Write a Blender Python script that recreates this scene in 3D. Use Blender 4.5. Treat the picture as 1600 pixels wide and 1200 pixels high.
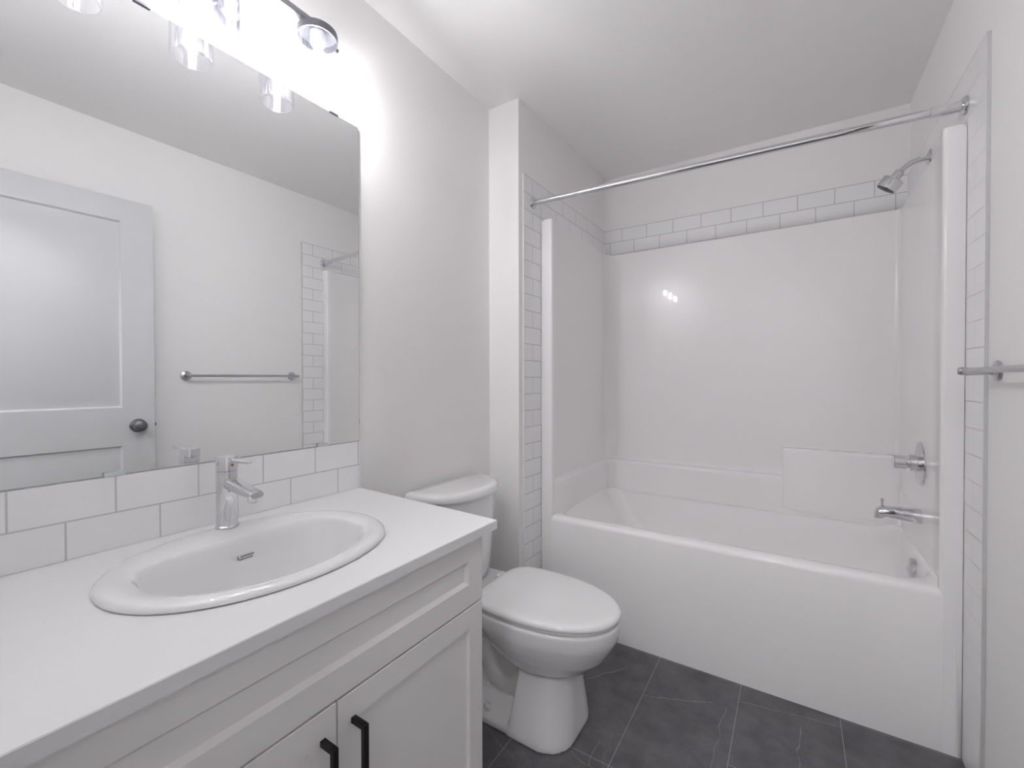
import bpy, bmesh, math
from mathutils import Vector, Matrix

S = bpy.context.scene
COL = S.collection
for o in list(bpy.data.objects):
    bpy.data.objects.remove(o)

# ------------------------------------------------------------------ camera
cam_d = bpy.data.cameras.new('camera')
cam_d.sensor_fit = 'HORIZONTAL'
cam_d.sensor_width = 36.0
cam_d.lens = 36.0 * 677.57 / 1600.0
cam_d.clip_start = 0.01
cam = bpy.data.objects.new('camera', cam_d)
COL.objects.link(cam)
R_, U_, F_ = (Vector((0.83849481, 0.54490591, -0.00199988)),
              Vector((-0.00426259, 0.01022913, 0.9999386)),
              Vector((-0.54489291, 0.8384348, -0.01089978)))
M = Matrix((R_, U_, -F_)).transposed().to_4x4()
M.translation = Vector((1.2253, 0.0, 1.1832))
cam.matrix_world = M
S.camera = cam

# ------------------------------------------------------------------ view, world, light strengths
S.view_settings.view_transform = 'Standard'
S.view_settings.look = 'None'
S.view_settings.gamma = 1.0
S.view_settings.use_curve_mapping = False
S.view_settings.exposure = 1.52
S.cycles.use_denoising = True
S.cycles.max_bounces = 14
S.cycles.diffuse_bounces = 8
S.cycles.glossy_bounces = 6
S.cycles.transparent_max_bounces = 16
S.cycles.sample_clamp_indirect = 6.0
W = bpy.data.worlds.new('world')
S.world = W
W.use_nodes = True
W.node_tree.nodes['Background'].inputs[0].default_value = (0.9, 0.95, 1.0, 1)
W.node_tree.nodes['Background'].inputs[1].default_value = 0.185
FILAMENT = 247.0       # emission of the lamp filaments
HALL_FILL = 22.5       # emission of the fill lamp added in the unseen hallway


# ------------------------------------------------------------------ materials
def new_mat(name):
    m = bpy.data.materials.new(name)
    m.use_nodes = True
    nt = m.node_tree
    return m, nt, nt.nodes['Principled BSDF']


def plain(name, col, rough=0.5, metal=0.0, spec=0.5, coat=0.0, coat_rough=0.05, bump=None):
    m, nt, p = new_mat(name)
    p.inputs['Base Color'].default_value = (*col, 1)
    p.inputs['Roughness'].default_value = rough
    p.inputs['Metallic'].default_value = metal
    p.inputs['Specular IOR Level'].default_value = spec
    p.inputs['Coat Weight'].default_value = coat
    p.inputs['Coat Roughness'].default_value = coat_rough
    if bump:
        scale, strength, dist = bump
        tc = nt.nodes.new('ShaderNodeTexCoord')
        nz = nt.nodes.new('ShaderNodeTexNoise')
        nz.inputs['Scale'].default_value = scale
        nz.inputs['Detail'].default_value = 4
        bp = nt.nodes.new('ShaderNodeBump')
        bp.inputs['Strength'].default_value = strength
        bp.inputs['Distance'].default_value = dist
        nt.links.new(tc.outputs['Object'], nz.inputs['Vector'])
        nt.links.new(nz.outputs['Fac'], bp.inputs['Height'])
        nt.links.new(bp.outputs['Normal'], p.inputs['Normal'])
    return m


def brick_mat(name, tile, grout, axes, origin, size, mortar, rough=0.12, offset=0.5, flip_row=True, coat=0.0):
    """Running-bond tile. axes = (length axis, row axis) of object space, origin = (length, row) zero, size = (length, height)."""
    m, nt, p = new_mat(name)
    N, L = nt.nodes, nt.links
    tc = N.new('ShaderNodeTexCoord')
    sep = N.new('ShaderNodeSeparateXYZ')
    L.new(tc.outputs['Object'], sep.inputs[0])

    def lin(sock, mul, add):
        n = N.new('ShaderNodeMath')
        n.operation = 'MULTIPLY_ADD'
        L.new(sock, n.inputs[0])
        n.inputs[1].default_value = mul
        n.inputs[2].default_value = add
        return n.outputs[0]
    a = lin(sep.outputs[axes[0]], 1.0, -origin[0] + size[0] * 40)
    b = lin(sep.outputs[axes[1]], -1.0 if flip_row else 1.0, (origin[1] if flip_row else -origin[1]) + size[1] * 40)
    comb = N.new('ShaderNodeCombineXYZ')
    L.new(a, comb.inputs[0])
    L.new(b, comb.inputs[1])
    br = N.new('ShaderNodeTexBrick')
    br.offset = offset
    br.offset_frequency = 2
    br.squash = 1.0
    br.inputs['Scale'].default_value = 1.0
    br.inputs['Brick Width'].default_value = size[0]
    br.inputs['Row Height'].default_value = size[1]
    br.inputs['Mortar Size'].default_value = mortar
    br.inputs['Mortar Smooth'].default_value = 0.15
    br.inputs['Color1'].default_value = (*tile, 1)
    br.inputs['Color2'].default_value = (*tile, 1)
    br.inputs['Mortar'].default_value = (*grout, 1)
    L.new(comb.outputs[0], br.inputs['Vector'])
    L.new(br.outputs['Color'], p.inputs['Base Color'])
    inv = N.new('ShaderNodeMath')
    inv.operation = 'SUBTRACT'
    inv.inputs[0].default_value = 1.0
    L.new(br.outputs['Fac'], inv.inputs[1])
    bp = N.new('ShaderNodeBump')
    bp.inputs['Strength'].default_value = 0.4
    bp.inputs['Distance'].default_value = 0.0015
    L.new(inv.outputs[0], bp.inputs['Height'])
    L.new(bp.outputs['Normal'], p.inputs['Normal'])
    rr = N.new('ShaderNodeMath')
    rr.operation = 'MULTIPLY_ADD'
    L.new(br.outputs['Fac'], rr.inputs[0])
    rr.inputs[1].default_value = 0.5
    rr.inputs[2].default_value = rough
    L.new(rr.outputs[0], p.inputs['Roughness'])
    return m, br, p, nt, comb


MAT = {}
MAT['paint'] = plain('paint_warm_white', (0.86, 0.848, 0.845), 0.62, bump=(420, 0.06, 0.001))
MAT['ceiling'] = plain('ceiling_white', (0.89, 0.88, 0.875), 0.8, bump=(150, 0.25, 0.002))
MAT['trimwhite'] = plain('trim_white', (0.80, 0.80, 0.80), 0.35)
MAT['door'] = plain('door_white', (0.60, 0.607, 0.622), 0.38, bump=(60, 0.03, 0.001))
MAT['acrylic'] = plain('tub_acrylic', (0.90, 0.887, 0.89), 0.22, spec=0.25, coat=0.35, coat_rough=0.028)
MAT['porcelain'] = plain('porcelain_white', (0.77, 0.77, 0.775), 0.07, coat=0.9, coat_rough=0.035)
MAT['seat'] = plain('seat_plastic_white', (0.79, 0.79, 0.79), 0.12, coat=0.7, coat_rough=0.035)
MAT['quartz'] = plain('quartz_white', (0.76, 0.755, 0.765), 0.32, bump=(900, 0.03, 0.0005))
MAT['cabinet'] = plain('cabinet_greige', (0.78, 0.765, 0.76), 0.42, bump=(300, 0.03, 0.0005))
MAT['cab_in'] = plain('cabinet_inside', (0.5, 0.48, 0.45), 0.7)
MAT['black'] = plain('matte_black_metal', (0.012, 0.012, 0.013), 0.42, metal=0.3)
MAT['chrome'] = plain('chrome', (0.70, 0.70, 0.715), 0.05, metal=1.0)
MAT['satin'] = plain('brushed_nickel', (0.55, 0.55, 0.56), 0.28, metal=1.0)
MAT['gunmetal'] = plain('dark_grey_metal', (0.17, 0.17, 0.19), 0.38, metal=0.95)
MAT['barmetal'] = plain('brushed_grey_metal', (0.32, 0.32, 0.35), 0.4, metal=0.85)
MAT['knob'] = plain('aged_pewter', (0.20, 0.20, 0.21), 0.36, metal=0.9)
MAT['alum'] = plain('aluminium_edge', (0.62, 0.62, 0.63), 0.45, metal=0.15)
MAT['mirror'] = plain('mirror_silver', (0.93, 0.94, 0.94), 0.0, metal=1.0)
MAT['mirror_edge'] = plain('mirror_edge', (0.50, 0.55, 0.54), 0.25)
MAT['clip'] = plain('clear_plastic_clip', (0.62, 0.66, 0.66), 0.25)
MAT['red'] = plain('red_dot', (0.25, 0.02, 0.02), 0.4)
MAT['ink'] = plain('grey_ink', (0.16, 0.16, 0.17), 0.5)
MAT['rubber'] = plain('dark_nozzles', (0.06, 0.06, 0.06), 0.5)
MAT['socket'] = plain('lamp_socket', (0.55, 0.55, 0.58), 0.35, metal=0.4)
TILE = (0.88, 0.875, 0.885)
GROUT = (0.52, 0.515, 0.52)
MAT['tile_side'] = brick_mat('tile_side', TILE, GROUT, (1, 2), (1.724, 2.135), (0.155, 0.0785), 0.0019)[0]
MAT['tile_back'] = brick_mat('tile_back', TILE, GROUT, (0, 2), (0.230, 2.135), (0.155, 0.0785), 0.0019)[0]
MAT['tile_splash'] = brick_mat('tile_splash', TILE, (0.58, 0.575, 0.58), (1, 2), (0.083, 0.9785), (0.154, 0.0785), 0.0018)[0]


def slate():
    m, br, p, nt, comb = brick_mat('slate_floor', (0.05, 0.05, 0.055), (0.34, 0.34, 0.35), (1, 0), (1.465, 0.145), (0.61, 0.305), 0.0010,
                                   rough=0.36, offset=0.0, flip_row=False)
    N, L = nt.nodes, nt.links
    # every row but one is laid a third of a tile further along
    a_sock, b_sock = comb.inputs[0].links[0].from_socket, comb.inputs[1].links[0].from_socket
    row = N.new('ShaderNodeMath')
    row.operation = 'DIVIDE'
    L.new(b_sock, row.inputs[0])
    row.inputs[1].default_value = 0.305
    cmp_ = N.new('ShaderNodeMath')
    cmp_.operation = 'COMPARE'
    L.new(row.outputs[0], cmp_.inputs[0])
    cmp_.inputs[1].default_value = 43.5
    cmp_.inputs[2].default_value = 0.5
    sh = N.new('ShaderNodeMath')
    sh.operation = 'MULTIPLY_ADD'
    L.new(cmp_.outputs[0], sh.inputs[0])
    sh.inputs[1].default_value = -0.2033
    sh.inputs[2].default_value = 0.2033
    ad = N.new('ShaderNodeMath')
    ad.operation = 'ADD'
    L.new(a_sock, ad.inputs[0])
    L.new(sh.outputs[0], ad.inputs[1])
    L.new(ad.outputs[0], comb.inputs[0])
    tc = N.new('ShaderNodeTexCoord')
    nz = N.new('ShaderNodeTexNoise')
    nz.inputs['Scale'].default_value = 9.0
    nz.inputs['Detail'].default_value = 8
    nz.inputs['Roughness'].default_value = 0.65
    L.new(tc.outputs['Object'], nz.inputs['Vector'])
    ramp = N.new('ShaderNodeValToRGB')
    ramp.color_ramp.elements[0].position = 0.3
    ramp.color_ramp.elements[0].color = (0.066, 0.064, 0.071, 1)
    ramp.color_ramp.elements[1].position = 0.75
    ramp.color_ramp.elements[1].color = (0.145, 0.141, 0.152, 1)
    L.new(nz.outputs['Fac'], ramp.inputs[0])
    # thin pale veins: a few real ones along their own lines plus faint random ones
    warp = N.new('ShaderNodeTexNoise')
    warp.inputs['Scale'].default_value = 14.0
    warp.inputs['Detail'].default_value = 3
    L.new(tc.outputs['Object'], warp.inputs['Vector'])
    wsub = N.new('ShaderNodeVectorMath')
    wsub.operation = 'SUBTRACT'
    L.new(warp.outputs['Color'], wsub.inputs[0])
    wsub.inputs[1].default_value = (0.5, 0.5, 0.5)
    wmul = N.new('ShaderNodeVectorMath')
    wmul.operation = 'SCALE'
    L.new(wsub.outputs[0], wmul.inputs[0])
    wmul.inputs['Scale'].default_value = 0.035
    wadd = N.new('ShaderNodeVectorMath')
    wadd.operation = 'ADD'
    L.new(tc.outputs['Object'], wadd.inputs[0])
    L.new(wmul.outputs[0], wadd.inputs[1])
    sp = N.new('ShaderNodeSeparateXYZ')
    L.new(wadd.outputs[0], sp.inputs[0])

    def mth(op, a, b=None, c=None):
        n = N.new('ShaderNodeMath')
        n.operation = op
        for i, v in enumerate((a, b, c)):
            if v is None:
                continue
            if hasattr(v, 'links'):
                L.new(v, n.inputs[i])
            else:
                n.inputs[i].default_value = v
        return n.outputs[0]
    total = None
    for (x0, y0, x1, y1, wd, st) in [(0.757, 1.617, 0.99, 1.715, 0.0022, 0.75), (1.062, 1.776, 1.366, 1.826, 0.0022, 0.6),
                                     (1.248, 1.760, 1.236, 1.45, 0.0022, 0.5), (1.022, 1.715, 1.020, 1.40, 0.0018, 0.45),
                                     (0.541, 1.576, 0.655, 1.736, 0.0022, 0.8), (0.69, 1.33, 0.70, 1.23, 0.002, 0.5),
                                     (0.60, 1.25, 0.74, 1.22, 0.002, 0.4), (0.50, 1.12, 0.30, 1.20, 0.002, 0.35)]:
        dx, dy = x1 - x0, y1 - y0
        ln = math.hypot(dx, dy)
        ux, uy = dx / ln, dy / ln
        px = mth('SUBTRACT', sp.outputs[0], x0)
        py = mth('SUBTRACT', sp.outputs[1], y0)
        d = mth('ABSOLUTE', mth('ADD', mth('MULTIPLY', px, -uy), mth('MULTIPLY', py, ux)))
        t = mth('ADD', mth('MULTIPLY', px, ux), mth('MULTIPLY', py, uy))
        line = mth('SUBTRACT', 1.0, mth('MINIMUM', mth('DIVIDE', d, wd), 1.0))
        inside = mth('MULTIPLY', mth('GREATER_THAN', t, 0.0), mth('LESS_THAN', t, ln))
        v = mth('MULTIPLY', mth('MULTIPLY', line, inside), st)
        total = v if total is None else mth('MAXIMUM', total, v)
    vor = N.new('ShaderNodeTexVoronoi')
    vor.feature = 'DISTANCE_TO_EDGE'
    vor.inputs['Scale'].default_value = 2.6
    L.new(wadd.outputs[0], vor.inputs['Vector'])
    rv = mth('MULTIPLY', mth('SUBTRACT', 1.0, mth('MINIMUM', mth('DIVIDE', vor.outputs['Distance'], 0.005), 1.0)), 0.10)
    total = mth('MAXIMUM', total, rv)
    brk = N.new('ShaderNodeTexNoise')
    brk.inputs['Scale'].default_value = 30.0
    L.new(tc.outputs['Object'], brk.inputs['Vector'])
    total = mth('MULTIPLY', total, mth('MINIMUM', mth('MULTIPLY', brk.outputs['Fac'], 1.7), 1.0))
    mix = N.new('ShaderNodeMix')
    mix.data_type = 'RGBA'
    L.new(total, mix.inputs['Factor'])
    L.new(ramp.outputs[0], mix.inputs[6])
    mix.inputs[7].default_value = (0.40, 0.39, 0.39, 1)
    L.new(mix.outputs[2], br.inputs['Color1'])
    L.new(mix.outputs[2], br.inputs['Color2'])
    return m


MAT['slate'] = slate()


def thin_glass(name, tint=0.99, gloss=0.10, edge=0.16):
    m = bpy.data.materials.new(name)
    m.use_nodes = True
    nt = m.node_tree
    N, L = nt.nodes, nt.links
    N.remove(N['Principled BSDF'])
    tr = N.new('ShaderNodeBsdfTransparent')
    tr.inputs[0].default_value = (tint, tint, tint * 1.005, 1)
    gl = N.new('ShaderNodeBsdfGlossy')
    gl.inputs['Roughness'].default_value = 0.03
    gl.inputs[0].default_value = (0.9, 0.9, 0.93, 1)
    lw = N.new('ShaderNodeLayerWeight')
    lw.inputs[0].default_value = 0.35
    pw = N.new('ShaderNodeMath')
    pw.operation = 'MULTIPLY_ADD'
    L.new(lw.outputs['Fresnel'], pw.inputs[0])
    pw.inputs[1].default_value = edge
    pw.inputs[2].default_value = gloss * 0.2
    mx = N.new('ShaderNodeMixShader')
    L.new(pw.outputs[0], mx.inputs[0])
    L.new(tr.outputs[0], mx.inputs[1])
    L.new(gl.outputs[0], mx.inputs[2])
    L.new(mx.outputs[0], N['Material Output'].inputs[0])
    return m


MAT['glass'] = thin_glass('clear_glass')


def emit(name, col, strength):
    m, nt, p = new_mat(name)
    p.inputs['Base Color'].default_value = (0.8, 0.8, 0.8, 1)
    p.inputs['Emission Color'].default_value = (*col, 1)
    p.inputs['Emission Strength'].default_value = strength
    return m


MAT['filament'] = emit('glowing_filament', (0.988, 0.984, 0.986), FILAMENT)
MAT['hall_fill'] = emit('hall_fill_glow', (0.99, 0.985, 0.995), HALL_FILL)


# ------------------------------------------------------------------ mesh helpers
def obj(name, bm, mat, parent=None, angle=35, smooth=True):
    me = bpy.data.meshes.new(name)
    bmesh.ops.recalc_face_normals(bm, faces=bm.faces[:])
    bm.to_mesh(me)
    bm.free()
    for m in (mat if isinstance(mat, (list, tuple)) else [mat]):
        me.materials.append(m)
    if smooth:
        me.polygons.foreach_set('use_smooth', [True] * len(me.polygons))
        me.set_sharp_from_angle(angle=math.radians(angle))
    o = bpy.data.objects.new(name, me)
    COL.objects.link(o)
    if parent is not None:
        o.parent = parent
        o.matrix_parent_inverse = Matrix.Translation(-parent.location)
    return o


def thing(name, label, cat, loc=(0, 0, 0), group=None):
    o = bpy.data.objects.new(name, None)
    o.empty_display_size = 0.05
    COL.objects.link(o)
    o.location = loc
    o['label'] = label
    o['category'] = cat
    if group:
        o['group'] = group
    return o


def tag(o, label, cat):
    o['label'] = label
    o['category'] = cat
    return o


def struct(o):
    o['kind'] = 'structure'
    return o


def box(x0, x1, y0, y1, z0, z1, bev=0.0, seg=2, bm=None):
    b = bmesh.new()
    r = bmesh.ops.create_cube(b, size=1.0)
    for v in r['verts']:
        v.co = Vector(((x0 + x1) / 2 + v.co.x * (x1 - x0), (y0 + y1) / 2 + v.co.y * (y1 - y0), (z0 + z1) / 2 + v.co.z * (z1 - z0)))
    if bev > 0:
        bmesh.ops.bevel(b, geom=b.edges[:], offset=bev, segments=seg, profile=0.5, affect='EDGES')
    return merge(bm, b)


def merge(bm, b):
    if bm is None:
        return b
    me = bpy.data.meshes.new('tmp')
    b.to_mesh(me)
    b.free()
    bm.from_mesh(me)
    bpy.data.meshes.remove(me)
    return bm


def loft(rings, cap0=True, cap1=True, closed=True, bm=None):
    b = bmesh.new()
    vs = [[b.verts.new(p) for p in r] for r in rings]
    n = len(rings[0])
    for i in range(len(vs) - 1):
        for j in range(n if closed else n - 1):
            k = (j + 1) % n
            b.faces.new((vs[i][j], vs[i][k], vs[i + 1][k], vs[i + 1][j]))
    if cap0:
        b.faces.new(vs[0])
    if cap1:
        b.faces.new(vs[-1])
    return merge(bm, b)


def lathe(prof, center, axis='z', n=40, bm=None, cap0=True, cap1=True):
    """prof: (radius, distance along axis)."""
    rings = []
    for r, h in prof:
        ring = []
        for i in range(n):
            a = 2 * math.pi * i / n
            c, s = math.cos(a) * r, math.sin(a) * r
            p = {'z': (c, s, h), 'x': (h, c, s), 'y': (c, h, s)}[axis]
            ring.append((center[0] + p[0], center[1] + p[1], center[2] + p[2]))
        rings.append(ring)
    return loft(rings, cap0, cap1, bm=bm)


def tube(pts, radii, n=20, bm=None, caps=True):
    pts = [Vector(p) for p in pts]
    if not isinstance(radii, (list, tuple)):
        radii = [radii] * len(pts)
    rings = []
    up = Vector((0, 0, 1))
    for i, p in enumerate(pts):
        t = (pts[min(i + 1, len(pts) - 1)] - pts[max(i - 1, 0)]).normalized()
        ref = up if abs(t.dot(up)) < 0.95 else Vector((0, 1, 0))
        a = t.cross(ref).normalized()
        bb = t.cross(a).normalized()
        rings.append([p + (a * math.cos(2 * math.pi * k / n) + bb * math.sin(2 * math.pi * k / n)) * radii[i] for k in range(n)])
    return loft(rings, caps, caps, bm=bm)


def rrect(x0, x1, y0, y1, r, z, n=8):
    """rounded rectangle ring, 4*(n+1) points, r scalar or 4 radii (x1y1, x0y1, x0y0, x1y0)"""
    rs = r if isinstance(r, (list, tuple)) else [r] * 4
    cs = [(x1 - rs[0], y1 - rs[0], 0), (x0 + rs[1], y1 - rs[1], 90), (x0 + rs[2], y0 + rs[2], 180), (x1 - rs[3], y0 + rs[3], 270)]
    out = []
    for (cx, cy, a0), rr in zip(cs, rs):
        for i in range(n + 1):
            a = math.radians(a0 + 90 * i / n)
            out.append((cx + rr * math.cos(a), cy + rr * math.sin(a), z))
    return out


def spow(v, e):
    return math.copysign(abs(v) ** e, v)


def sellipse(cx, cy, af, ab, b, z, n=64, ef=2.0, eb=2.0):
    """egg ring: front half (+x) reach af and exponent ef, back half reach ab and exponent eb, half width b"""
    out = []
    for i in range(n):
        t = 2 * math.pi * i / n
        c, s = math.cos(t), math.sin(t)
        e = ef if c >= 0 else eb
        out.append((cx + spow(c, 2 / e) * (af if c >= 0 else ab), cy + spow(s, 2 / e) * b, z))
    return out


# ------------------------------------------------------------------ room shell
CZ = 2.467
floor = struct(obj('floor', box(-0.1, 2.3, -1.45, 2.85, -0.1, 0.0), MAT['slate'], smooth=False))
ceiling = struct(obj('ceiling', box(-0.1, 2.3, -1.45, 2.85, CZ, CZ + 0.1), MAT['ceiling'], smooth=False))
wall_left = struct(obj('wall_left', box(-0.1, 0.0, -0.1, 2.85, 0, CZ), MAT['paint'], smooth=False))


def prism(poly, z0, z1):
    return loft([[(x, y, z0) for x, y in poly], [(x, y, z1) for x, y in poly]])


wall_alcove = struct(obj('wall_alcove', prism([(0.0, 1.688), (0.166, 1.688), (0.190, 2.70), (0.0, 2.70)], 0, CZ), MAT['paint'], smooth=False))
wall_back = struct(obj('wall_back', prism([(0.0, 2.6975), (1.676, 2.7205), (1.676, 2.85), (0.0, 2.85)], 0, CZ), MAT['paint'], smooth=False))
wall_right = struct(obj('wall_right', box(1.676, 1.78, -0.095, 2.85, 0, CZ), MAT['paint'], smooth=False))
bm = box(0.0, 0.81, -0.095, 0.02, 0, CZ)
bm = box(1.622, 1.676, -0.095, 0.02, 0, CZ, bm=bm)
bm = box(0.81, 1.622, -0.095, 0.02, 2.10, CZ, bm=bm)
wall_front = struct(obj('wall_front', bm, MAT['paint'], smooth=False))
# doorway lining and casing round the opening the photograph is taken from
bm = box(0.81, 0.826, -0.097, 0.022, 0, 2.10)
bm = box(1.606, 1.622, -0.097, 0.022, 0, 2.10, bm=bm)
bm = box(0.826, 1.606, -0.097, 0.022, 2.086, 2.10, bm=bm)
bm = box(0.75, 0.817, 0.02, 0.034, 0, 2.16, 0.003, bm=bm)
bm = box(1.613, 1.664, 0.02, 0.034, 0, 2.16, 0.003, bm=bm)
bm = box(0.817, 1.613, 0.02, 0.034, 2.093, 2.16, 0.003, bm=bm)
struct(obj('trim_1', bm, MAT['trimwhite']))
# hallway behind the camera
struct(obj('wall_hall_far', box(-0.1, 2.3, -1.45, -1.35, 0, CZ), MAT['paint'], smooth=False))
struct(obj('wall_hall_left', box(-0.1, 0.0, -1.35, -0.1, 0, CZ), MAT['paint'], smooth=False))
struct(obj('wall_hall_right', box(2.2, 2.3, -1.35, -0.0, 0, CZ), MAT['paint'], smooth=False))
struct(obj('wall_hall_near', box(1.78, 2.2, -0.095, 0.0, 0, CZ), MAT['paint'], smooth=False))
# baseboards
struct(obj('baseboard_left', box(0.0, 0.012, 0.93, 1.688, 0, 0.085, 0.003), MAT['trimwhite']))
struct(obj('baseboard_alcove', box(0.012, 0.166, 1.676, 1.688, 0, 0.085, 0.003), MAT['trimwhite']))
struct(obj('baseboard_right', box(1.664, 1.676, 0.034, 1.684, 0, 0.085, 0.003), MAT['trimwhite']))


# tile bands on the alcove walls
def slab(p0, p1, th, z0, z1, nrm):
    (xa, ya), (xb, yb) = p0, p1
    nx, ny = nrm
    return prism([(xa, ya), (xb, yb), (xb + nx * th, yb + ny * th), (xa + nx * th, ya + ny * th)], z0, z1)


t = struct(obj('tile_panel', slab((0.1668, 1.724), (0.1905, 2.6995), 0.006, 0.0, 2.135, (1, 0)), MAT['tile_side'], wall_alcove, smooth=False))
t = struct(obj('tile_panel', slab((0.1955, 2.7), (1.67, 2.7205), 0.007, 0.0, 2.135, (0, -1)), MAT['tile_back'], wall_back, smooth=False))
t = struct(obj('tile_panel', slab((1.676, 1.724), (1.676, 2.713), 0.0085, 0.0, 2.135, (-1, 0)), MAT['tile_side'], wall_right, smooth=False))
struct(obj('edge_trim', box(0.1662, 0.1735, 1.7205, 1.7240, 0, 2.137), MAT['trimwhite'], wall_alcove, smooth=False))
struct(obj('edge_trim', box(1.6672, 1.676, 1.7205, 1.724, 0, 2.137, 0.0008), MAT['alum'], wall_right))
struct(obj('edge_trim', slab((0.1668, 1.724), (0.1905, 2.6995), 0.0062, 2.135, 2.1375, (1, 0)), MAT['alum'], wall_alcove, smooth=False))
struct(obj('edge_trim', slab((0.1955, 2.7), (1.67, 2.7205), 0.0072, 2.135, 2.1375, (0, -1)), MAT['alum'], wall_back, smooth=False))
struct(obj('edge_trim', slab((1.676, 1.724), (1.676, 2.713), 0.0087, 2.135, 2.1375, (-1, 0)), MAT['alum'], wall_right, smooth=False))


# ------------------------------------------------------------------ one-piece tub and shower surround
tub = thing('bathtub', 'glossy white one-piece bathtub with moulded shower surround', 'bathtub', (0.92, 2.27, 0))
X0, X1, YF, YB = 0.178, 1.6662, 1.879, 2.685
rings = [rrect(X0, X1, YF, YB, 0.004, 0.0), rrect(X0, X1, YF, YB, 0.004, 0.490),
         rrect(X0 + .002, X1 - .002, YF + .002, YB - .002, 0.005, 0.500),
         rrect(X0 + .007, X1 - .007, YF + .007, YB - .007, 0.008, 0.508),
         rrect(X0 + .016, X1 - .016, YF + .016, YB - .016, 0.012, 0.512),
         rrect(0.236, 1.638, 1.944, 2.636, (0.07, 0.07, 0.05, 0.10), 0.512),
         rrect(0.244, 1.632, 1.953, 2.630, (0.08, 0.08, 0.06, 0.13), 0.507),
         rrect(0.252, 1.628, 1.960, 2.626, (0.085, 0.085, 0.065, 0.15), 0.495),
         rrect(0.290, 1.622, 1.968, 2.620, (0.10, 0.09, 0.08, 0.17), 0.44),
         rrect(0.385, 1.604, 1.985, 2.605, (0.12, 0.10, 0.09, 0.17), 0.28),
         rrect(0.460, 1.585, 2.003, 2.590, (0.12, 0.10, 0.09, 0.16), 0.17),
         rrect(0.495, 1.567, 2.020, 2.575, (0.12, 0.10, 0.09, 0.15), 0.142),
         rrect(0.540, 1.530, 2.060, 2.540, (0.10, 0.08, 0.07, 0.11), 0.132)]
tb = obj('tub', loft(rings), MAT['acrylic'], tub, angle=50)


def arc(cx, cy, r, a0, a1, n=8):
    return [(cx + r * math.cos(math.radians(a0 + (a1 - a0) * i / n)), cy + r * math.sin(math.radians(a0 + (a1 - a0) * i / n))) for i in range(n + 1)]


def surround_path(il, ib, ir):
    """plan of the surround from the outer front edge round to the other; il, ib, ir push the three walls inwards"""
    xl, xr, yb, rc, rd = 0.226 + il, 1.636 - ir, 2.664 - ib, 0.07, 0.022
    yf = 1.8785
    p = [(0.178, yf), (0.200, yf)]
    p += arc(0.226, yf + 0.010, 0.010, 270, 360, 5)
    p += [(0.2362, 1.91), (xl + 0.006, 1.96), (xl + 0.002, 2.10)]
    p += arc(xl + rc, yb - rc, rc, 180, 90, 8)
    for i in range(1, 8):
        p.append((xl + rc + (xr - xl - rc - rd) * i / 8, yb))
    p += arc(xr - rd, yb - rd, rd, 90, 0, 8)
    p += [(xr, 2.10), (xr, 1.96), (1.616, 1.91)]
    p += arc(1.626, yf + 0.010, 0.010, 180, 270, 5)
    p += [(1.645, yf), (1.6662, yf)]
    return p


levels = [(1.965, 0, 0), (1.94, 0, 0), (1.3, 0, 0), (0.72, 0, 0), (0.697, 0, 0), (0.692, 0, 0.0008), (0.687, 0.002, 0.004), (0.683, 0.006, 0.014), (0.681, 0.010, 0.028),
          (0.678, 0.013, 0.034), (0.672, 0.016, 0.038), (0.66, 0.017, 0.040), (0.65, 0.017, 0.0403), (0.515, 0.018, 0.042), (0.495, 0.018, 0.042)]
rings = [[(x, y, z) for x, y in surround_path(il, ib, 0)] for z, il, ib in levels]
b = bmesh.new()
loft(rings, False, False, closed=False, bm=b)
# top lip back to the walls, outer sides, and the front flanges carried down over the apron
top = surround_path(0, 0, 0)


def outer(p):
    x, y = p
    if y < 2.0:
        return (0.178 if x < 1 else 1.6662, max(y, 1.8785))
    fx = (x - 0.226) / (1.636 - 0.226)
    return (0.198 + fx * (1.6662 - 0.198), 2.688 if 0.06 < fx < 0.94 else y + (2.688 - y) * max(0, (y - 2.58) / 0.084))


loft([[(x, y, 1.9654) for x, y in top], [(*outer(p), 1.9656) for p in top]], False, False, closed=False, bm=b)
for path in (surround_path(0, 0, 0)[:8], surround_path(0, 0, 0)[-8:]):
    loft([[(x, y, 0.495) for x, y in path], [(x, y, 0.0) for x, y in path]], False, False, closed=False, bm=b)
loft([[(0.178, 1.8785, 0), (0.178, 1.8785, 1.965)], [(0.178, 2.5, 0), (0.178, 2.5, 1.965)]], False, False, closed=False, bm=b)
loft([[(1.6662, 1.8785, 0), (1.6662, 1.8785, 1.965)], [(1.6662, 2.5, 0), (1.6662, 2.5, 1.965)]], False, False, closed=False, bm=b)
bmesh.ops.remove_doubles(b, verts=b.verts[:], dist=0.0001)
bmesh.ops.dissolve_degenerate(b, edges=b.edges[:], dist=0.00005)
obj('surround_panel', b, MAT['acrylic'], tub, angle=60)
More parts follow.
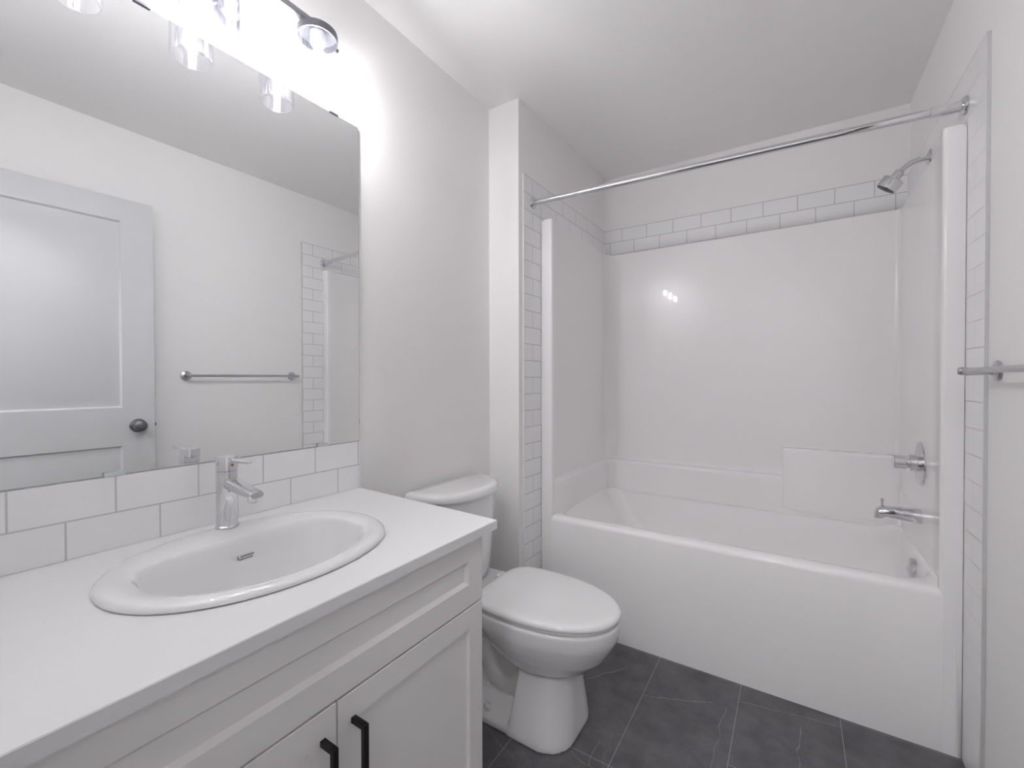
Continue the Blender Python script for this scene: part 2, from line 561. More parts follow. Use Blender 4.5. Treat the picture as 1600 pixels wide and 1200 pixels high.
# raised shelf block moulded on the back wall at the tap end
bx = bmesh.new()
rr = []
for z, ins, dy in [(0.52, 0.0, 0.0), (0.812, 0.0, 0.0), (0.821, 0.003, 0.003), (0.826, 0.009, 0.009), (0.828, 0.020, 0.020)]:
    rr.append(rrect(1.178 + ins * 0.6, 1.640, 2.618 + dy, 2.668, (0.0005, 0.004, 0.010, 0.0005), z, 5))
obj('shelf', loft(rr, False, True), MAT['acrylic'], tub, angle=60)
bm = lathe([(0.0, -0.010), (0.020, -0.009), (0.032, -0.006), (0.038, -0.001), (0.039, 0.012)], (1.611, 2.268, 0.440), 'x', cap0=False)
bm = lathe([(0.004, -0.009), (0.004, -0.004)], (1.607, 2.268, 0.440), 'x', n=12, bm=bm)
ov = obj('overflow_plate', bm, MAT['chrome'], tub)
bm = lathe([(0.034, 0.131), (0.034, 0.134), (0.030, 0.136), (0.018, 0.134), (0.0, 0.134)], (1.46, 2.29, 0), 'z', cap1=False)
obj('drain', bm, MAT['chrome'], tub)

# shower valve, tub spout, shower head
sv = thing('shower_valve', 'round chrome shower control with stubby cylinder knob above the tub spout', 'shower valve', (1.636, 2.24, 0.858))
c = (0, 2.24, 0.858)
obj('wall_plate', lathe([(0.082, 1.637), (0.083, 1.633), (0.080, 1.629), (0.060, 1.626), (0.0, 1.6255)], c, 'x', 56, cap1=False), MAT['chrome'], sv)
obj('sleeve', lathe([(0.031, 1.628), (0.031, 1.600), (0.029, 1.598)], c, 'x'), MAT['chrome'], sv)
bm = lathe([(0.022, 1.599), (0.022, 1.592), (0.026, 1.590), (0.0265, 1.556), (0.024, 1.553), (0.0, 1.5525)], c, 'x', cap1=False)
obj('knob', bm, MAT['chrome'], sv)
obj('knob_lever', tube([(1.565, 2.24, 0.845), (1.553, 2.215, 0.838)], 0.004, 10), MAT['chrome'], sv)

sp = thing('tub_spout', 'chrome tub spout with diverter pin over the bathtub', 'spout', (1.636, 2.235, 0.655))
pr = []
for x, zt, zb, hw in [(1.637, 0.682, 0.627, 0.027), (1.632, 0.683, 0.627, 0.0275), (1.600, 0.683, 0.630, 0.0265), (1.560, 0.682, 0.634, 0.0255),
                      (1.530, 0.681, 0.637, 0.0245), (1.520, 0.680, 0.629, 0.0240), (1.510, 0.676, 0.627, 0.023), (1.502, 0.668, 0.627, 0.020), (1.497, 0.655, 0.628, 0.014)]:
    zc, hz = (zt + zb) / 2, (zt - zb) / 2
    pr.append([(x, 2.235 + hw * math.cos(2 * math.pi * i / 32), zc + hz * spow(math.sin(2 * math.pi * i / 32), 0.85)) for i in range(32)])
obj('spout_body', loft(pr), MAT['chrome'], sp, angle=50)
bm = lathe([(0.0045, 0.676), (0.0045, 0.700), (0.006, 0.701), (0.006, 0.707), (0.004, 0.709)], (1.521, 2.235, 0), 'z', 16)
obj('diverter_pin', bm, MAT['chrome'], sp)

sh = thing('shower_sprayer', 'chrome shower head on a curved arm high on the tiled alcove wall', 'shower head', (1.669, 2.30, 2.04))
obj('wall_flange', lathe([(0.030, 1.668), (0.031, 1.664), (0.027, 1.659), (0.014, 1.654), (0.0, 1.653)], (0, 2.30, 2.04), 'x', cap1=False), MAT['chrome'], sh)
arm = [(1.667, 2.30, 2.04), (1.645, 2.30, 2.040), (1.628, 2.30, 2.0385), (1.612, 2.30, 2.034), (1.598, 2.30, 2.026), (1.586, 2.30, 2.016), (1.574, 2.30, 2.004)]
obj('shower_arm', tube(arm, 0.0095, 16), MAT['chrome'], sh)
ax = Vector((-0.60, 0.17, -0.78)).normalized()
base = Vector((1.576, 2.30, 2.006))


def along(prof, base, ax, n=36, bm=None):
    ref = Vector((0, 1, 0))
    a = ax.cross(ref).normalized()
    bb = ax.cross(a).normalized()
    rings = [[tuple(base + ax * h + (a * math.cos(2 * math.pi * k / n) + bb * math.sin(2 * math.pi * k / n)) * r) for k in range(n)] for r, h in prof]
    return loft(rings, bm=bm)


obj('swivel', along([(0.011, -0.006), (0.0165, -0.002), (0.0175, 0.004), (0.0175, 0.034)], base, ax), MAT['chrome'], sh)
obj('spray_body', along([(0.034, 0.028), (0.0365, 0.030), (0.037, 0.034), (0.037, 0.068), (0.0355, 0.070)], base, ax), MAT['chrome'], sh)
obj('spray_face', along([(0.032, 0.0695), (0.032, 0.0715), (0.010, 0.0715), (0.010, 0.0725), (0.002, 0.0725)], base, ax), MAT['rubber'], sh)

# curtain rod
rod = thing('curtain_rod', 'chrome tension shower curtain rod spanning the tub alcove', 'curtain rod', (0.92, 1.84, 2.022))
A, B = Vector((0.174, 1.800, 2.024)), Vector((1.6685, 1.885, 2.022))
d = (B - A).normalized()
obj('rod_tube', tube([A + d * 0.004, A + d * 0.5, B - d * 0.02], 0.0128, 24), MAT['chrome'], rod)
obj('sleeve', tube([B - d * 0.088, B - d * 0.086, B - d * 0.003], [0.0135, 0.0155, 0.0155], 24), MAT['chrome'], rod)
obj('end_flange', along([(0.026, 0.0), (0.027, 0.003), (0.024, 0.009), (0.016, 0.013)], A, d), MAT['chrome'], rod)
obj('end_flange', along([(0.027, 0.0), (0.028, 0.003), (0.026, 0.010), (0.017, 0.016)], B, -d), MAT['chrome'], rod)

# towel bar
tbz = 1.203
tw = thing('towel_bar', 'slim chrome towel bar with round wall flanges beside the tub alcove', 'towel bar', (1.676, 1.34, tbz))
obj('bar', lathe([(0.0075, 1.020), (0.0075, 1.660)], (1.609, 0, tbz), 'y', 20), MAT['satin'], tw)
for y in (1.034, 1.646):
    bm = lathe([(0.026, 1.676), (0.0275, 1.673), (0.026, 1.668), (0.012, 1.663), (0.0095, 1.655), (0.009, 1.620), (0.011, 1.612), (0.0115, 1.606), (0.009, 1.599), (0.0, 1.597)], (0, y, tbz), 'x', 36, cap1=False)
    obj('post', bm, MAT['satin'], tw)

# ------------------------------------------------------------------ vanity
van = thing('vanity_cabinet', 'light grey shaker vanity cabinet with black bar pulls', 'vanity', (0.28, 0.47, 0))
VY0, VY1 = 0.024, 0.868
bm = box(0.004, 0.55, VY0, VY0 + 0.018, 0.10, 0.7995)
bm = box(0.004, 0.55, VY1 - 0.018, VY1, 0.10, 0.7995, bm=bm)
bm = box(0.004, 0.012, VY0 + .018, VY1 - .018, 0.10, 0.7995, bm=bm)
bm = box(0.012, 0.55, VY0 + .018, VY1 - .018, 0.10, 0.118, bm=bm)
obj('carcass', bm, MAT['cabinet'], van, smooth=False)
obj('toe_kick', box(0.004, 0.48, VY0, VY1, 0.0, 0.10), MAT['cabinet'], van, smooth=False)


def shaker(y0, y1, z0, z1, xb=0.5505, xf=0.5705, st=0.053, rail=0.053, rec=0.0085, chamf=0.006):
    """flat frame with a recessed flat panel and a small sloped edge around it"""
    b = bmesh.new()
    e = 0.0012

    def ring(x, i):
        return [(x, y0 + i, z0 + i), (x, y1 - i, z0 + i), (x, y1 - i, z1 - i), (x, y0 + i, z1 - i)]

    def inner(x, i):
        return [(x, y0 + st + i, z0 + rail + i), (x, y1 - st - i, z0 + rail + i), (x, y1 - st - i, z1 - rail - i), (x, y0 + st + i, z1 - rail - i)]
    return loft([ring(xb, 0), ring(xf - e, 0), ring(xf, e), inner(xf, 0), inner(xf - rec, chamf)])


obj('drawer_front', shaker(VY0 + .002, VY1, 0.634, 0.797, rail=0.0535, chamf=0.008), MAT['cabinet'], van, angle=20)
for (y0, y1, hy) in ((VY0 + .002, 0.4535, 0.427), (0.4568, VY1, 0.487)):
    dr = obj('door', shaker(y0, y1, 0.108, 0.630, rail=0.05, st=0.05, chamf=0.0035), MAT['cabinet'], van, angle=20)
    bm = box(0.5975, 0.6075, hy - 0.005, hy + 0.005, 0.42, 0.585, 0.0008, 1)
    bm = box(0.5705, 0.6015, hy - 0.005, hy + 0.005, 0.575, 0.585, 0.0006, 1, bm=bm)
    bm = box(0.5705, 0.6015, hy - 0.005, hy + 0.005, 0.42, 0.43, 0.0006, 1, bm=bm)
    h = obj('handle', bm, MAT['black'], dr, angle=25)
    h['label'] = 'black bar pull'
# countertop with the hole for the sink
SC = (0.288, 0.477)


def outline(poly, n, cx, cy):
    out = []
    for i in range(n):
        a = 2 * math.pi * i / n
        dx, dy = math.cos(a), math.sin(a)
        best = 1e9
        for k in range(len(poly)):
            (ax_, ay_), (bx_, by_) = poly[k], poly[(k + 1) % len(poly)]
            ex, ey = bx_ - ax_, by_ - ay_
            den = dx * ey - dy * ex
            if abs(den) < 1e-9:
                continue
            tt = ((ax_ - cx) * ey - (ay_ - cy) * ex) / den
            ss = ((ax_ - cx) * dy - (ay_ - cy) * dx) / den
            if tt > 0 and -1e-6 <= ss <= 1 + 1e-6:
                best = min(best, tt)
        out.append((cx + dx * best, cy + dy * best))
    return out


CT = 0.8225
cpoly = [(0.0, 0.0205), (0.588, 0.0205), (0.588, 0.910), (0.0, 0.936)]
NN = 360
ang = [math.atan2(y - SC[1], x - SC[0]) for x, y in cpoly]
out_ = outline(cpoly, NN, *SC)
for (px, py), a in zip(cpoly, ang):
    k = round((a % (2 * math.pi)) / (2 * math.pi) * NN) % NN
    out_[k] = (px, py)
hole = [(SC[0] + 0.195 * math.cos(2 * math.pi * i / NN), SC[1] + 0.243 * math.sin(2 * math.pi * i / NN)) for i in range(NN)]


def ins(pts, e):
    return [(min(max(x, 0.0), 0.588 - e), min(y, 0.936 - e if x < 0.01 else 9) - (e if y > 0.9 else 0)) for x, y in pts]


rings = [[(x, y, 0.7998) for x, y in hole], [(x, y, 0.7998) for x, y in out_], [(x, y, CT - 0.0015) for x, y in out_], [(x, y, CT) for x, y in ins(out_, 0.0015)],
         [(x, y, CT) for x, y in hole], [(x, y, 0.7998) for x, y in hole]]
ct = obj('countertop', loft(rings, False, False), MAT['quartz'], angle=30)
tag(ct, 'white quartz countertop on the grey vanity cabinet', 'countertop')
bs = obj('tile_backsplash', box(0.0, 0.0085, 0.0205, 0.9385, CT + 0.0003, 0.9775), MAT['tile_splash'], smooth=False)
tag(bs, 'low band of white subway tile above the countertop, under the mirror', 'backsplash')

# ------------------------------------------------------------------ sink
sk = thing('sink', 'oval white drop-in sink with D-shaped bowl set in the countertop', 'sink', (SC[0], SC[1], CT))


def oval(a, b_, z, e=2.12):
    return sellipse(SC[0], SC[1], a, a, b_, z, 96, e, e)


def dbowl(cx, af, ab, b_, z, ef=2.1, eb=3.6, e_y=0.0):
    return sellipse(cx, SC[1] - 0.003, af, ab, b_, z, 96, ef, eb)


RA, RB = 0.213, 0.263
rings = [oval(RA - 0.030, RB - 0.030, CT - 0.006), oval(RA - 0.004, RB - 0.004, CT + 0.0003), oval(RA, RB, CT + 0.0025), oval(RA - 0.0005, RB - 0.0005, CT + 0.0050), oval(RA - 0.0025, RB - 0.0025, CT + 0.0080),
         oval(RA - 0.006, RB - 0.006, CT + 0.0106), oval(RA - 0.0105, RB - 0.0105, CT + 0.0126), oval(RA - 0.016, RB - 0.016, CT + 0.0138), oval(RA - 0.023, RB - 0.023, CT + 0.0141)]
rings += [dbowl(0.312, 0.160, 0.124, 0.212, CT + 0.0128, 2.1, 3.2), dbowl(0.312, 0.155, 0.1205, 0.209, CT + 0.0110, 2.1, 3.4), dbowl(0.313, 0.149, 0.1175, 0.206, CT + 0.0075, 2.1, 3.5), dbowl(0.314, 0.143, 0.1150, 0.2025, CT + 0.001, 2.1, 3.7), dbowl(0.315, 0.136, 0.112, 0.199, CT - 0.009, 2.1, 3.7),
          dbowl(0.315, 0.127, 0.107, 0.193, CT - 0.026, 2.1, 3.6), dbowl(0.314, 0.112, 0.094, 0.172, CT - 0.075, 2.1, 3.0), dbowl(0.312, 0.090, 0.075, 0.138, CT - 0.115, 2.1, 2.6),
          dbowl(0.308, 0.058, 0.050, 0.085, CT - 0.135, 2, 2), dbowl(0.305, 0.024, 0.024, 0.024, CT - 0.140, 2, 2)]
obj('basin', loft(rings, False, True), MAT['porcelain'], sk, angle=70)
obj('drain', lathe([(0.022, CT - 0.1405), (0.022, CT - 0.137), (0.017, CT - 0.136), (0.0, CT - 0.134)], (0.305, SC[1] - 0.003, 0), 'z', cap1=False), MAT['chrome'], sk)
# printed maker's mark on the back slope of the bowl (two short lines behind a small bracket)
bm = bmesh.new()
mk = [(-0.0165, -0.0105, 0.0042, 0.0060), (-0.0185, -0.0165, -0.0035, 0.0050), (-0.0145, -0.0110, -0.0022, -0.0012)]
segs = []
for k in range(8):
    segs.append((-0.0125 + k * 0.0036, -0.0125 + k * 0.0036 + 0.0027, 0.0012, 0.0042))
for k in range(8):
    segs.append((-0.0155 + k * 0.0036, -0.0155 + k * 0.0036 + 0.0028, -0.0046, -0.0016))
for (a0, a1, b0, b1) in segs + mk[1:2]:
    z0 = CT - 0.030
    xx = 0.2115
    v = [bm.verts.new(p) for p in ((xx - b0 * 0.18, 0.481 + a0, z0 + b0), (xx - b0 * 0.18, 0.481 + a1, z0 + b0), (xx - b1 * 0.18, 0.481 + a1, z0 + b1), (xx - b1 * 0.18, 0.481 + a0, z0 + b1))]
    bm.faces.new(v)
mkobj = obj('maker_mark', bm, MAT['ink'], sk, smooth=False)

# ------------------------------------------------------------------ faucet
FX, FY = 0.107, 0.488
FZ = CT + 0.0125
fa = thing('faucet', 'single-lever chrome faucet standing behind the sink bowl', 'faucet', (FX, FY, FZ))
obj('base_ring', lathe([(0.0245, 0.0), (0.0250, 0.003), (0.0245, 0.007), (0.0222, 0.009)], (FX, FY, FZ), 'z'), MAT['chrome'], fa)
obj('body', lathe([(0.0220, 0.004), (0.0222, 0.05), (0.0220, 0.134), (0.0203, 0.1355)], (FX, FY, FZ), 'z', 48), MAT['chrome'], fa)
obj('handle_cap', lathe([(0.0205, 0.1355), (0.0223, 0.1365), (0.0223, 0.166), (0.0215, 0.1685), (0.012, 0.1695), (0.0, 0.1697)], (FX, FY, FZ), 'z', 48, cap1=False), MAT['chrome'], fa)
dv = Vector((1, 0.03, 0))
obj('lever', tube([Vector((FX + 0.015, FY, FZ + 0.1605)), Vector((FX + 0.06, FY + 0.001, FZ + 0.1625)), Vector((FX + 0.104, FY + 0.002, FZ + 0.164))], [0.0055, 0.0045, 0.0040], 16), MAT['chrome'], fa)
bm = lathe([(0.0028, 0.0), (0.0028, 0.0012)], (FX + 0.0217, FY + 0.002, FZ + 0.150), 'x', 14)
dot = obj('temperature_dot', bm, MAT['red'], fa)
dot['label'] = 'tiny red dot'
pr = []
for s, zc, hz, hw in [(0.0, 0.108, 0.014, 0.0150), (0.03, 0.1055, 0.0135, 0.0148), (0.07, 0.1015, 0.0125, 0.0150), (0.112, 0.0975, 0.0105, 0.0150), (0.125, 0.0965, 0.0085, 0.0148), (0.130, 0.0965, 0.0062, 0.0140)]:
    ring = []
    for i in range(32):
        a = 2 * math.pi * i / 32
        ring.append((FX + 0.008 + s, FY + hw * spow(math.cos(a), 0.75), FZ + zc + hz * spow(math.sin(a), 0.75)))
    pr.append(ring)
obj('spout', loft(pr), MAT['chrome'], fa, angle=45)
obj('aerator', lathe([(0.0095, 0.078), (0.0100, 0.080), (0.0100, 0.094)], (FX + 0.119, FY, FZ), 'z', 24), MAT['chrome'], fa)

# ------------------------------------------------------------------ mirror
mi = thing('wall_mirror', 'large frameless mirror on the wall above the tile backsplash', 'mirror', (0.0, 0.48, 0.979))
ths, thz = 0.0053, 0.0014
my0, my1, mz0, mz1 = 0.03, 0.9385, 0.9785, 2.0205


def mx(y, z):
    return 0.0068 + ths * (y - 0.94) + thz * (z - 0.98)


back = [(0.0003, y, z) for y, z in ((my0, mz0), (my1, mz0), (my1, mz1), (my0, mz1))]
e = 0.0015
fr0 = [(mx(y, z) - 0.0008, y, z) for y, z in ((my0, mz0), (my1, mz0), (my1, mz1), (my0, mz1))]
fr1 = [(mx(y, z), y, z) for y, z in ((my0 + e, mz0 + e), (my1 - e, mz0 + e), (my1 - e, mz1 - e), (my0 + e, mz1 - e))]
b = loft([back, fr0, fr1])
b.faces.ensure_lookup_table()
for f in b.faces:
    f.material_index = 0 if min(v.co.x - (mx(v.co.y, v.co.z) - 0.0001) for v in f.verts) >= 0 else 1
obj('pane', b, [MAT['mirror'], MAT['mirror_edge']], mi, smooth=False)
for (cy, top_) in ((0.368, True), (0.847, True), (0.312, False), (0.800, False)):
    z = mz1 if top_ else mz0
    if top_:
        bm = box(0.0005, 0.0100, cy - 0.016, cy + 0.016, z - 0.004, z + 0.003, 0.0008)
    else:
        bm = box(0.0088, 0.0115, cy - 0.017, cy + 0.017, z - 0.001, z + 0.009, 0.0008)
    obj('clip', bm, MAT['gunmetal'] if top_ else MAT['clip'], mi)

# ------------------------------------------------------------------ vanity light
vl = thing('vanity_light', 'three-bulb vanity light with clear glass shades above the mirror', 'wall light', (0.0, 0.503, 2.13))
LX, LY, LZ = 0.113, (0.281, 0.503, 0.725), 2.126
obj('back_plate', box(0.0005, 0.020, 0.438, 0.568, 2.070, 2.205, 0.003), MAT['gunmetal'], vl)
obj('stem', lathe([(0.012, 0.018), (0.012, LX)], (0, 0.503, 2.165), 'x', 20), MAT['gunmetal'], vl)
obj('crossbar', box(LX - 0.008, LX + 0.008, LY[0], LY[2], 2.152, 2.170, 0.002), MAT['barmetal'], vl)
for y in LY:
    c = (LX, y, 0)
    cup = lathe([(0.0, LZ + 0.024), (0.046, LZ + 0.024), (0.051, LZ + 0.021), (0.052, LZ + 0.016), (0.052, LZ), (0.0495, LZ), (0.0495, LZ + 0.017), (0.044, LZ + 0.019), (0.0, LZ + 0.019)], c, 'z', 48, cap0=False, cap1=False)
    cp = obj('shade_cup', cup, MAT['gunmetal'], vl)
    obj('set_screw', lathe([(0.004, 0.051), (0.004, 0.058), (0.0055, 0.058), (0.0055, 0.063)], (LX, y, LZ + 0.008), 'y', 14), MAT['gunmetal'], cp)
    obj('socket', lathe([(0.019, LZ + 0.019), (0.019, LZ - 0.012), (0.0175, LZ - 0.014)], c, 'z', 28), MAT['socket'], cp)
    sh_ = lathe([(0.0480, LZ + 0.014), (0.0480, 2.030), (0.0472, 2.025), (0.0450, 2.0215), (0.0425, 2.021), (0.0425, 2.0225), (0.0448, 2.023), (0.0462, 2.026), (0.0468, 2.031), (0.0468, LZ + 0.014)], c, 'z', 56, cap0=False, cap1=False)
    obj('glass_shade', sh_, MAT['glass'], vl)
    bl = lathe([(0.0130, LZ - 0.010), (0.0135, LZ - 0.018), (0.020, LZ - 0.032), (0.0265, LZ - 0.046), (0.0290, LZ - 0.060), (0.0270, LZ - 0.073), (0.0200, LZ - 0.084), (0.010, LZ - 0.0895), (0.0, LZ - 0.0905)], c, 'z', 32, cap1=False)
    bu = obj('bulb', bl, MAT['glass'], vl)
    fb = None
    for k in range(4):
        a = math.pi / 4 + k * math.pi / 2
        fb = lathe([(0.0018, LZ - 0.076), (0.0028, LZ - 0.074), (0.0028, LZ - 0.030), (0.0018, LZ - 0.028)], (LX + 0.008 * math.cos(a), y + 0.008 * math.sin(a), 0), 'z', 10, bm=fb)
    obj('filament', fb, MAT['filament'], bu)

# ------------------------------------------------------------------ toilet
TY = 1.335
to = thing('toilet', 'white two-piece toilet with closed elongated lid beside the vanity', 'toilet', (0.35, TY, 0))


def tank_ring(xb, xc, a, hb, z, n=40):
    """flat back at xb, straight sides to xc, elliptical bow front of reach a"""
    pts = []
    for i in range(n + 1):
        t_ = -math.pi / 2 + math.pi * i / n
        pts.append((xc + a * spow(math.cos(t_), 0.92), TY + hb * spow(math.sin(t_), 0.92), z))
    r = 0.012
    back_ = [(xb + r, TY + hb), (xb + 0.003, TY + hb - 0.003), (xb, TY + hb - r), (xb, TY), (xb, TY - hb + r), (xb + 0.003, TY - hb + 0.003), (xb + r, TY - hb)]
    return pts + [(x, y, z) for x, y in back_]


rings = [tank_ring(0.040, 0.06, 0.120, 0.165, 0.388), tank_ring(0.028, 0.055, 0.142, 0.182, 0.400), tank_ring(0.024, 0.05, 0.152, 0.188, 0.43), tank_ring(0.020, 0.05, 0.168, 0.197, 0.60), tank_ring(0.018, 0.05, 0.176, 0.201, 0.727)]
obj('tank', loft(rings), MAT['porcelain'], to, angle=50)
rings = [tank_ring(0.016, 0.05, 0.180, 0.206, 0.728), tank_ring(0.013, 0.05, 0.190, 0.213, 0.733), tank_ring(0.012, 0.05, 0.192, 0.215, 0.742), tank_ring(0.013, 0.05, 0.191, 0.214, 0.752),
         tank_ring(0.016, 0.05, 0.186, 0.210, 0.760), tank_ring(0.024, 0.05, 0.176, 0.200, 0.765), tank_ring(0.040, 0.05, 0.155, 0.18, 0.7665)]
obj('tank_lid', loft(rings), MAT['porcelain'], to, angle=60)
bm = lathe([(0.012, 0.0), (0.012, 0.012)], (0.195, TY - 0.145, 0.685), 'x', 16)
bm = lathe([(0.006, 0.0), (0.006, 0.02)], (0.195, TY - 0.145, 0.685), 'x', 16, bm=bm)
bm = tube([(0.213, TY - 0.145, 0.685), (0.222, TY - 0.11, 0.682), (0.226, TY - 0.075, 0.678)], [0.006, 0.005, 0.006], 12, bm=bm)
obj('flush_lever', bm, MAT['chrome'], to)


def egg(x0, x1, hw, z, cx=0.47, eb=3.0, n=64):
    return sellipse(cx, TY, x1 - cx, cx - x0, hw, z, n, 2.05, eb)


b = bmesh.new()
# bowl body
loft([egg(0.47, 0.60, 0.06, 0.16, cx=0.52, eb=2), egg(0.42, 0.622, 0.107, 0.208, cx=0.50, eb=2), egg(0.36, 0.676, 0.138, 0.236, cx=0.48, eb=2.2), egg(0.30, 0.717, 0.163, 0.275, eb=2.4), egg(0.27, 0.740, 0.176, 0.312, eb=2.6),
      egg(0.262, 0.751, 0.1805, 0.332, eb=2.8), egg(0.260, 0.757, 0.183, 0.345), egg(0.260, 0.759, 0.184, 0.360), egg(0.260, 0.759, 0.184, 0.388), egg(0.264, 0.755, 0.181, 0.395)], bm=b)
# rear deck under the tank
loft([rrect(0.06, 0.36, TY - 0.10, TY + 0.10, 0.05, 0.26), rrect(0.04, 0.36, TY - 0.135, TY + 0.135, 0.05, 0.34), rrect(0.035, 0.36, TY - 0.148, TY + 0.148, 0.05, 0.36), rrect(0.035, 0.36, TY - 0.148, TY + 0.148, 0.05, 0.388)], bm=b)
# front column
loft([rrect(0.425, 0.634, TY - 0.154, TY + 0.150, (0.11, 0.015, 0.015, 0.10), 0.0), rrect(0.428, 0.633, TY - 0.153, TY + 0.149, (0.11, 0.015, 0.015, 0.10), 0.02), rrect(0.437, 0.625, TY - 0.136, TY + 0.134, (0.10, 0.015, 0.015, 0.095), 0.09),
      rrect(0.445, 0.616, TY - 0.116, TY + 0.116, (0.092, 0.015, 0.015, 0.092), 0.18), rrect(0.448, 0.612, TY - 0.106, TY + 0.106, (0.085, 0.015, 0.015, 0.085), 0.26), rrect(0.46, 0.60, TY - 0.095, TY + 0.095, 0.05, 0.33)], bm=b)
# foot running to the wall, and the inner web
loft([rrect(0.13, 0.50, TY - 0.150, TY + 0.150, (0.03, 0.08, 0.08, 0.03), 0.0), rrect(0.13, 0.50, TY - 0.149, TY + 0.149, (0.03, 0.08, 0.08, 0.03), 0.022), rrect(0.15, 0.50, TY - 0.120, TY + 0.120, (0.03, 0.08, 0.08, 0.03), 0.045), rrect(0.17, 0.50, TY - 0.09, TY + 0.09, (0.03, 0.06, 0.06, 0.03), 0.075)], bm=b)
box(0.16, 0.52, TY - 0.058, TY + 0.058, 0.03, 0.34, 0.02, 2, bm=b)
# trapway bulge
tp = [(0.50, TY, 0.19), (0.43, TY, 0.11), (0.37, TY, 0.085), (0.31, TY, 0.12), (0.27, TY, 0.20), (0.235, TY, 0.255), (0.20, TY, 0.20), (0.19, TY, 0.10), (0.19, TY, 0.02)]
sm = []
for i in range(len(tp) - 1):
    p0, p1, p2, p3 = (Vector(tp[max(i - 1, 0)]), Vector(tp[i]), Vector(tp[i + 1]), Vector(tp[min(i + 2, len(tp) - 1)]))
    for k in range(5):
        u = k / 5
        sm.append(0.5 * ((2 * p1) + (p2 - p0) * u + (2 * p0 - 5 * p1 + 4 * p2 - p3) * u * u + (3 * p1 - p0 - 3 * p2 + p3) * u ** 3))
sm.append(Vector(tp[-1]))
rg = []
for i, p in enumerate(sm):
    tn = (sm[min(i + 1, len(sm) - 1)] - sm[max(i - 1, 0)]).normalized()
    up = Vector((0, 1, 0))
    nrm = tn.cross(up).normalized()
    rg.append([tuple(p + up * 0.082 * math.cos(2 * math.pi * k / 20) + nrm * 0.048 * math.sin(2 * math.pi * k / 20)) for k in range(20)])
loft(rg, bm=b)
bo = obj('bowl', b, MAT['porcelain'], to, angle=180)
md = bo.modifiers.new('remesh', 'REMESH')
md.mode = 'VOXEL'
md.voxel_size = 0.0045
md.use_smooth_shade = True
ms = bo.modifiers.new('smooth', 'SMOOTH')
ms.factor = 0.5
ms.iterations = 7
for s in (-1, 1):
    obj('bolt_cap', lathe([(0.013, 0.0), (0.013, 0.008), (0.009, 0.015), (0.0, 0.017)], (0.335, TY + s * 0.125, 0.040), 'z', 20, cap1=False), MAT['seat'], to)


def seat_ring(ins_, z):
    return egg(0.271 + ins_, 0.763 - ins_, 0.184 - ins_, z, cx=0.475, eb=4.2)


obj('seat', loft([seat_ring(0.010, 0.3955), seat_ring(0.007, 0.398), seat_ring(0.007, 0.4065), seat_ring(0.010, 0.409)]), MAT['seat'], to, angle=50)
obj('lid', loft([seat_ring(0.008, 0.4095), seat_ring(0.001, 0.4105), seat_ring(0.0, 0.414), seat_ring(0.002, 0.421), seat_ring(0.007, 0.4265), seat_ring(0.016, 0.4295), seat_ring(0.035, 0.431), seat_ring(0.09, 0.4325)]), MAT['seat'], to, angle=60)
for s in (-1, 1):
    obj('hinge', box(0.243, 0.285, TY + s * 0.075 - 0.022, TY + s * 0.075 + 0.022, 0.3955, 0.417, 0.006, 3), MAT['seat'], to)

# ------------------------------------------------------------------ open door (seen in the mirror)
dh, dl = Vector((1.598, 0.095, 0.0)), Vector((1.560, 0.856, 0.0))
dd = (dl - dh).normalized()
dn = Vector((-dd.y, dd.x, 0))        # faces the mirror
DW = (dl - dh).length


def dpt(s, n_, z):
    return tuple(dh + dd * s + dn * n_ + Vector((0, 0, z)))


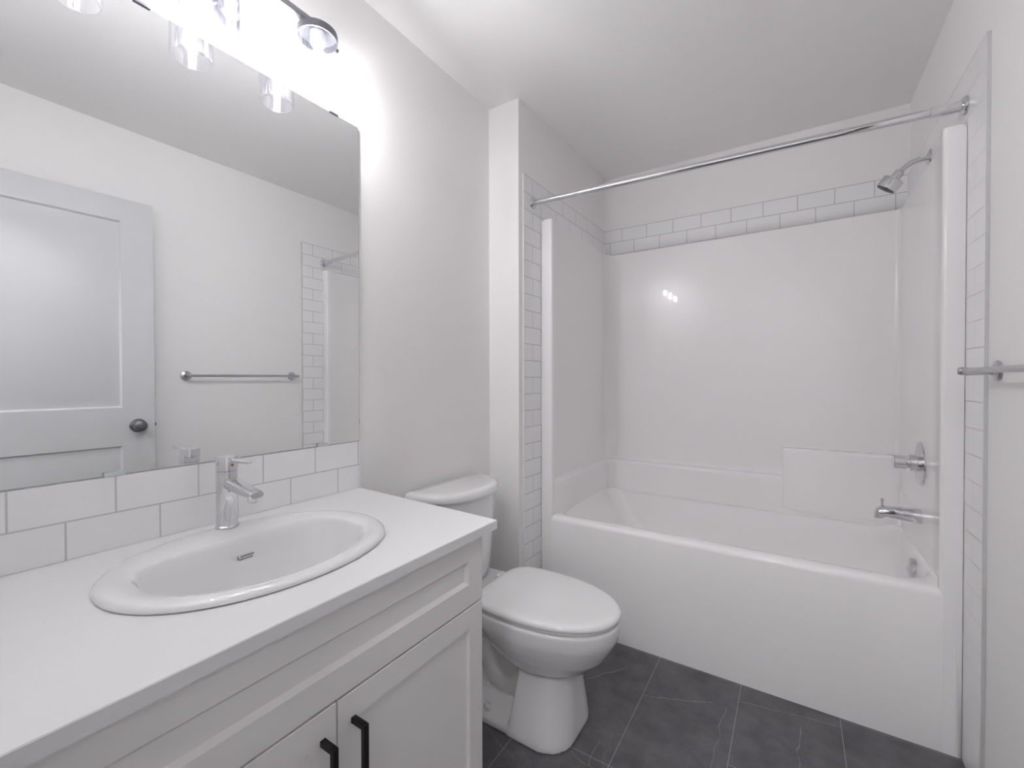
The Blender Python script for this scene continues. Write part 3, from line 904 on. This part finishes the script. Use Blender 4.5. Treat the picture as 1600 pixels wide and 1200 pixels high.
def door_leaf():
    b = bmesh.new()
    zb, zt, th = 0.012, 2.073, 0.035
    st = 0.126
    pans = [(0.245, 0.853), (1.043, 1.961)]
    for side in (0.0, -th):
        sgn = -1 if side == 0.0 else 1
        ss = [0, st, DW - st, DW]
        zs = [zb, pans[0][0], pans[0][1], pans[1][0], pans[1][1], zt]
        for i in range(3):
            for j in range(5):
                if i == 1 and j in (1, 3):
                    s0, s1, z0, z1 = ss[1], ss[2], zs[j], zs[j + 1]
                    rg_ = []
                    for inn, dep in [(0, 0), (0.008, 0.009), (0.018, 0.009), (0.045, 0.0035)]:
                        rg_.append([dpt(s0 + inn, side + sgn * dep, z0 + inn), dpt(s1 - inn, side + sgn * dep, z0 + inn), dpt(s1 - inn, side + sgn * dep, z1 - inn), dpt(s0 + inn, side + sgn * dep, z1 - inn)])
                    loft(rg_, False, True, bm=b)
                else:
                    b.faces.new([b.verts.new(dpt(*p)) for p in ((ss[i], side, zs[j]), (ss[i + 1], side, zs[j]), (ss[i + 1], side, zs[j + 1]), (ss[i], side, zs[j + 1]))])
    ed = [[dpt(s, n_, z) for s, z in ((0, zb), (DW, zb), (DW, zt), (0, zt))] for n_ in (0.0, -th)]
    loft(ed, False, False, bm=b)
    bmesh.ops.remove_doubles(b, verts=b.verts[:], dist=0.0001)
    return b


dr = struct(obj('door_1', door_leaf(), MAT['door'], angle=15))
for sgn, off in ((1, 0.0), (-1, -0.035)):
    base_ = Vector(dpt(DW - 0.068, off, 0.950))
    kn = along([(0.033, 0.0), (0.034, 0.004), (0.031, 0.009), (0.014, 0.013), (0.012, 0.024), (0.018, 0.032), (0.026, 0.038), (0.0285, 0.046), (0.027, 0.055), (0.020, 0.061), (0.008, 0.063)], base_, dn * sgn)
    obj('door_knob', kn, MAT['knob'], dr)
lt = along([(0.008, -0.004), (0.008, 0.006), (0.006, 0.010)], Vector(dpt(DW, -0.0175, 0.950)), dd, 16)
obj('latch', lt, MAT['knob'], dr)
for z in (0.25, 1.03, 1.82):
    obj('hinge', lathe([(0.0065, z), (0.0065, z + 0.09)], (dh.x - 0.001, dh.y - 0.006, 0), 'z', 12), MAT['knob'], dr)

# ------------------------------------------------------------------ fill lamp added in the unseen hallway to brighten the room
hl = thing('added_fill_light', 'added fill lamp, a round flush dome in the unseen hallway outside the doorway', 'fill light', (1.15, -0.72, CZ))
obj('canopy', lathe([(0.17, CZ), (0.17, CZ - 0.02), (0.165, CZ - 0.024)], (1.15, -0.72, 0), 'z', 40), MAT['satin'], hl)
obj('diffuser', lathe([(0.155, CZ - 0.024), (0.150, CZ - 0.045), (0.11, CZ - 0.062), (0.05, CZ - 0.070), (0.0, CZ - 0.072)], (1.15, -0.72, 0), 'z', 40, cap1=False), MAT['hall_fill'], hl)
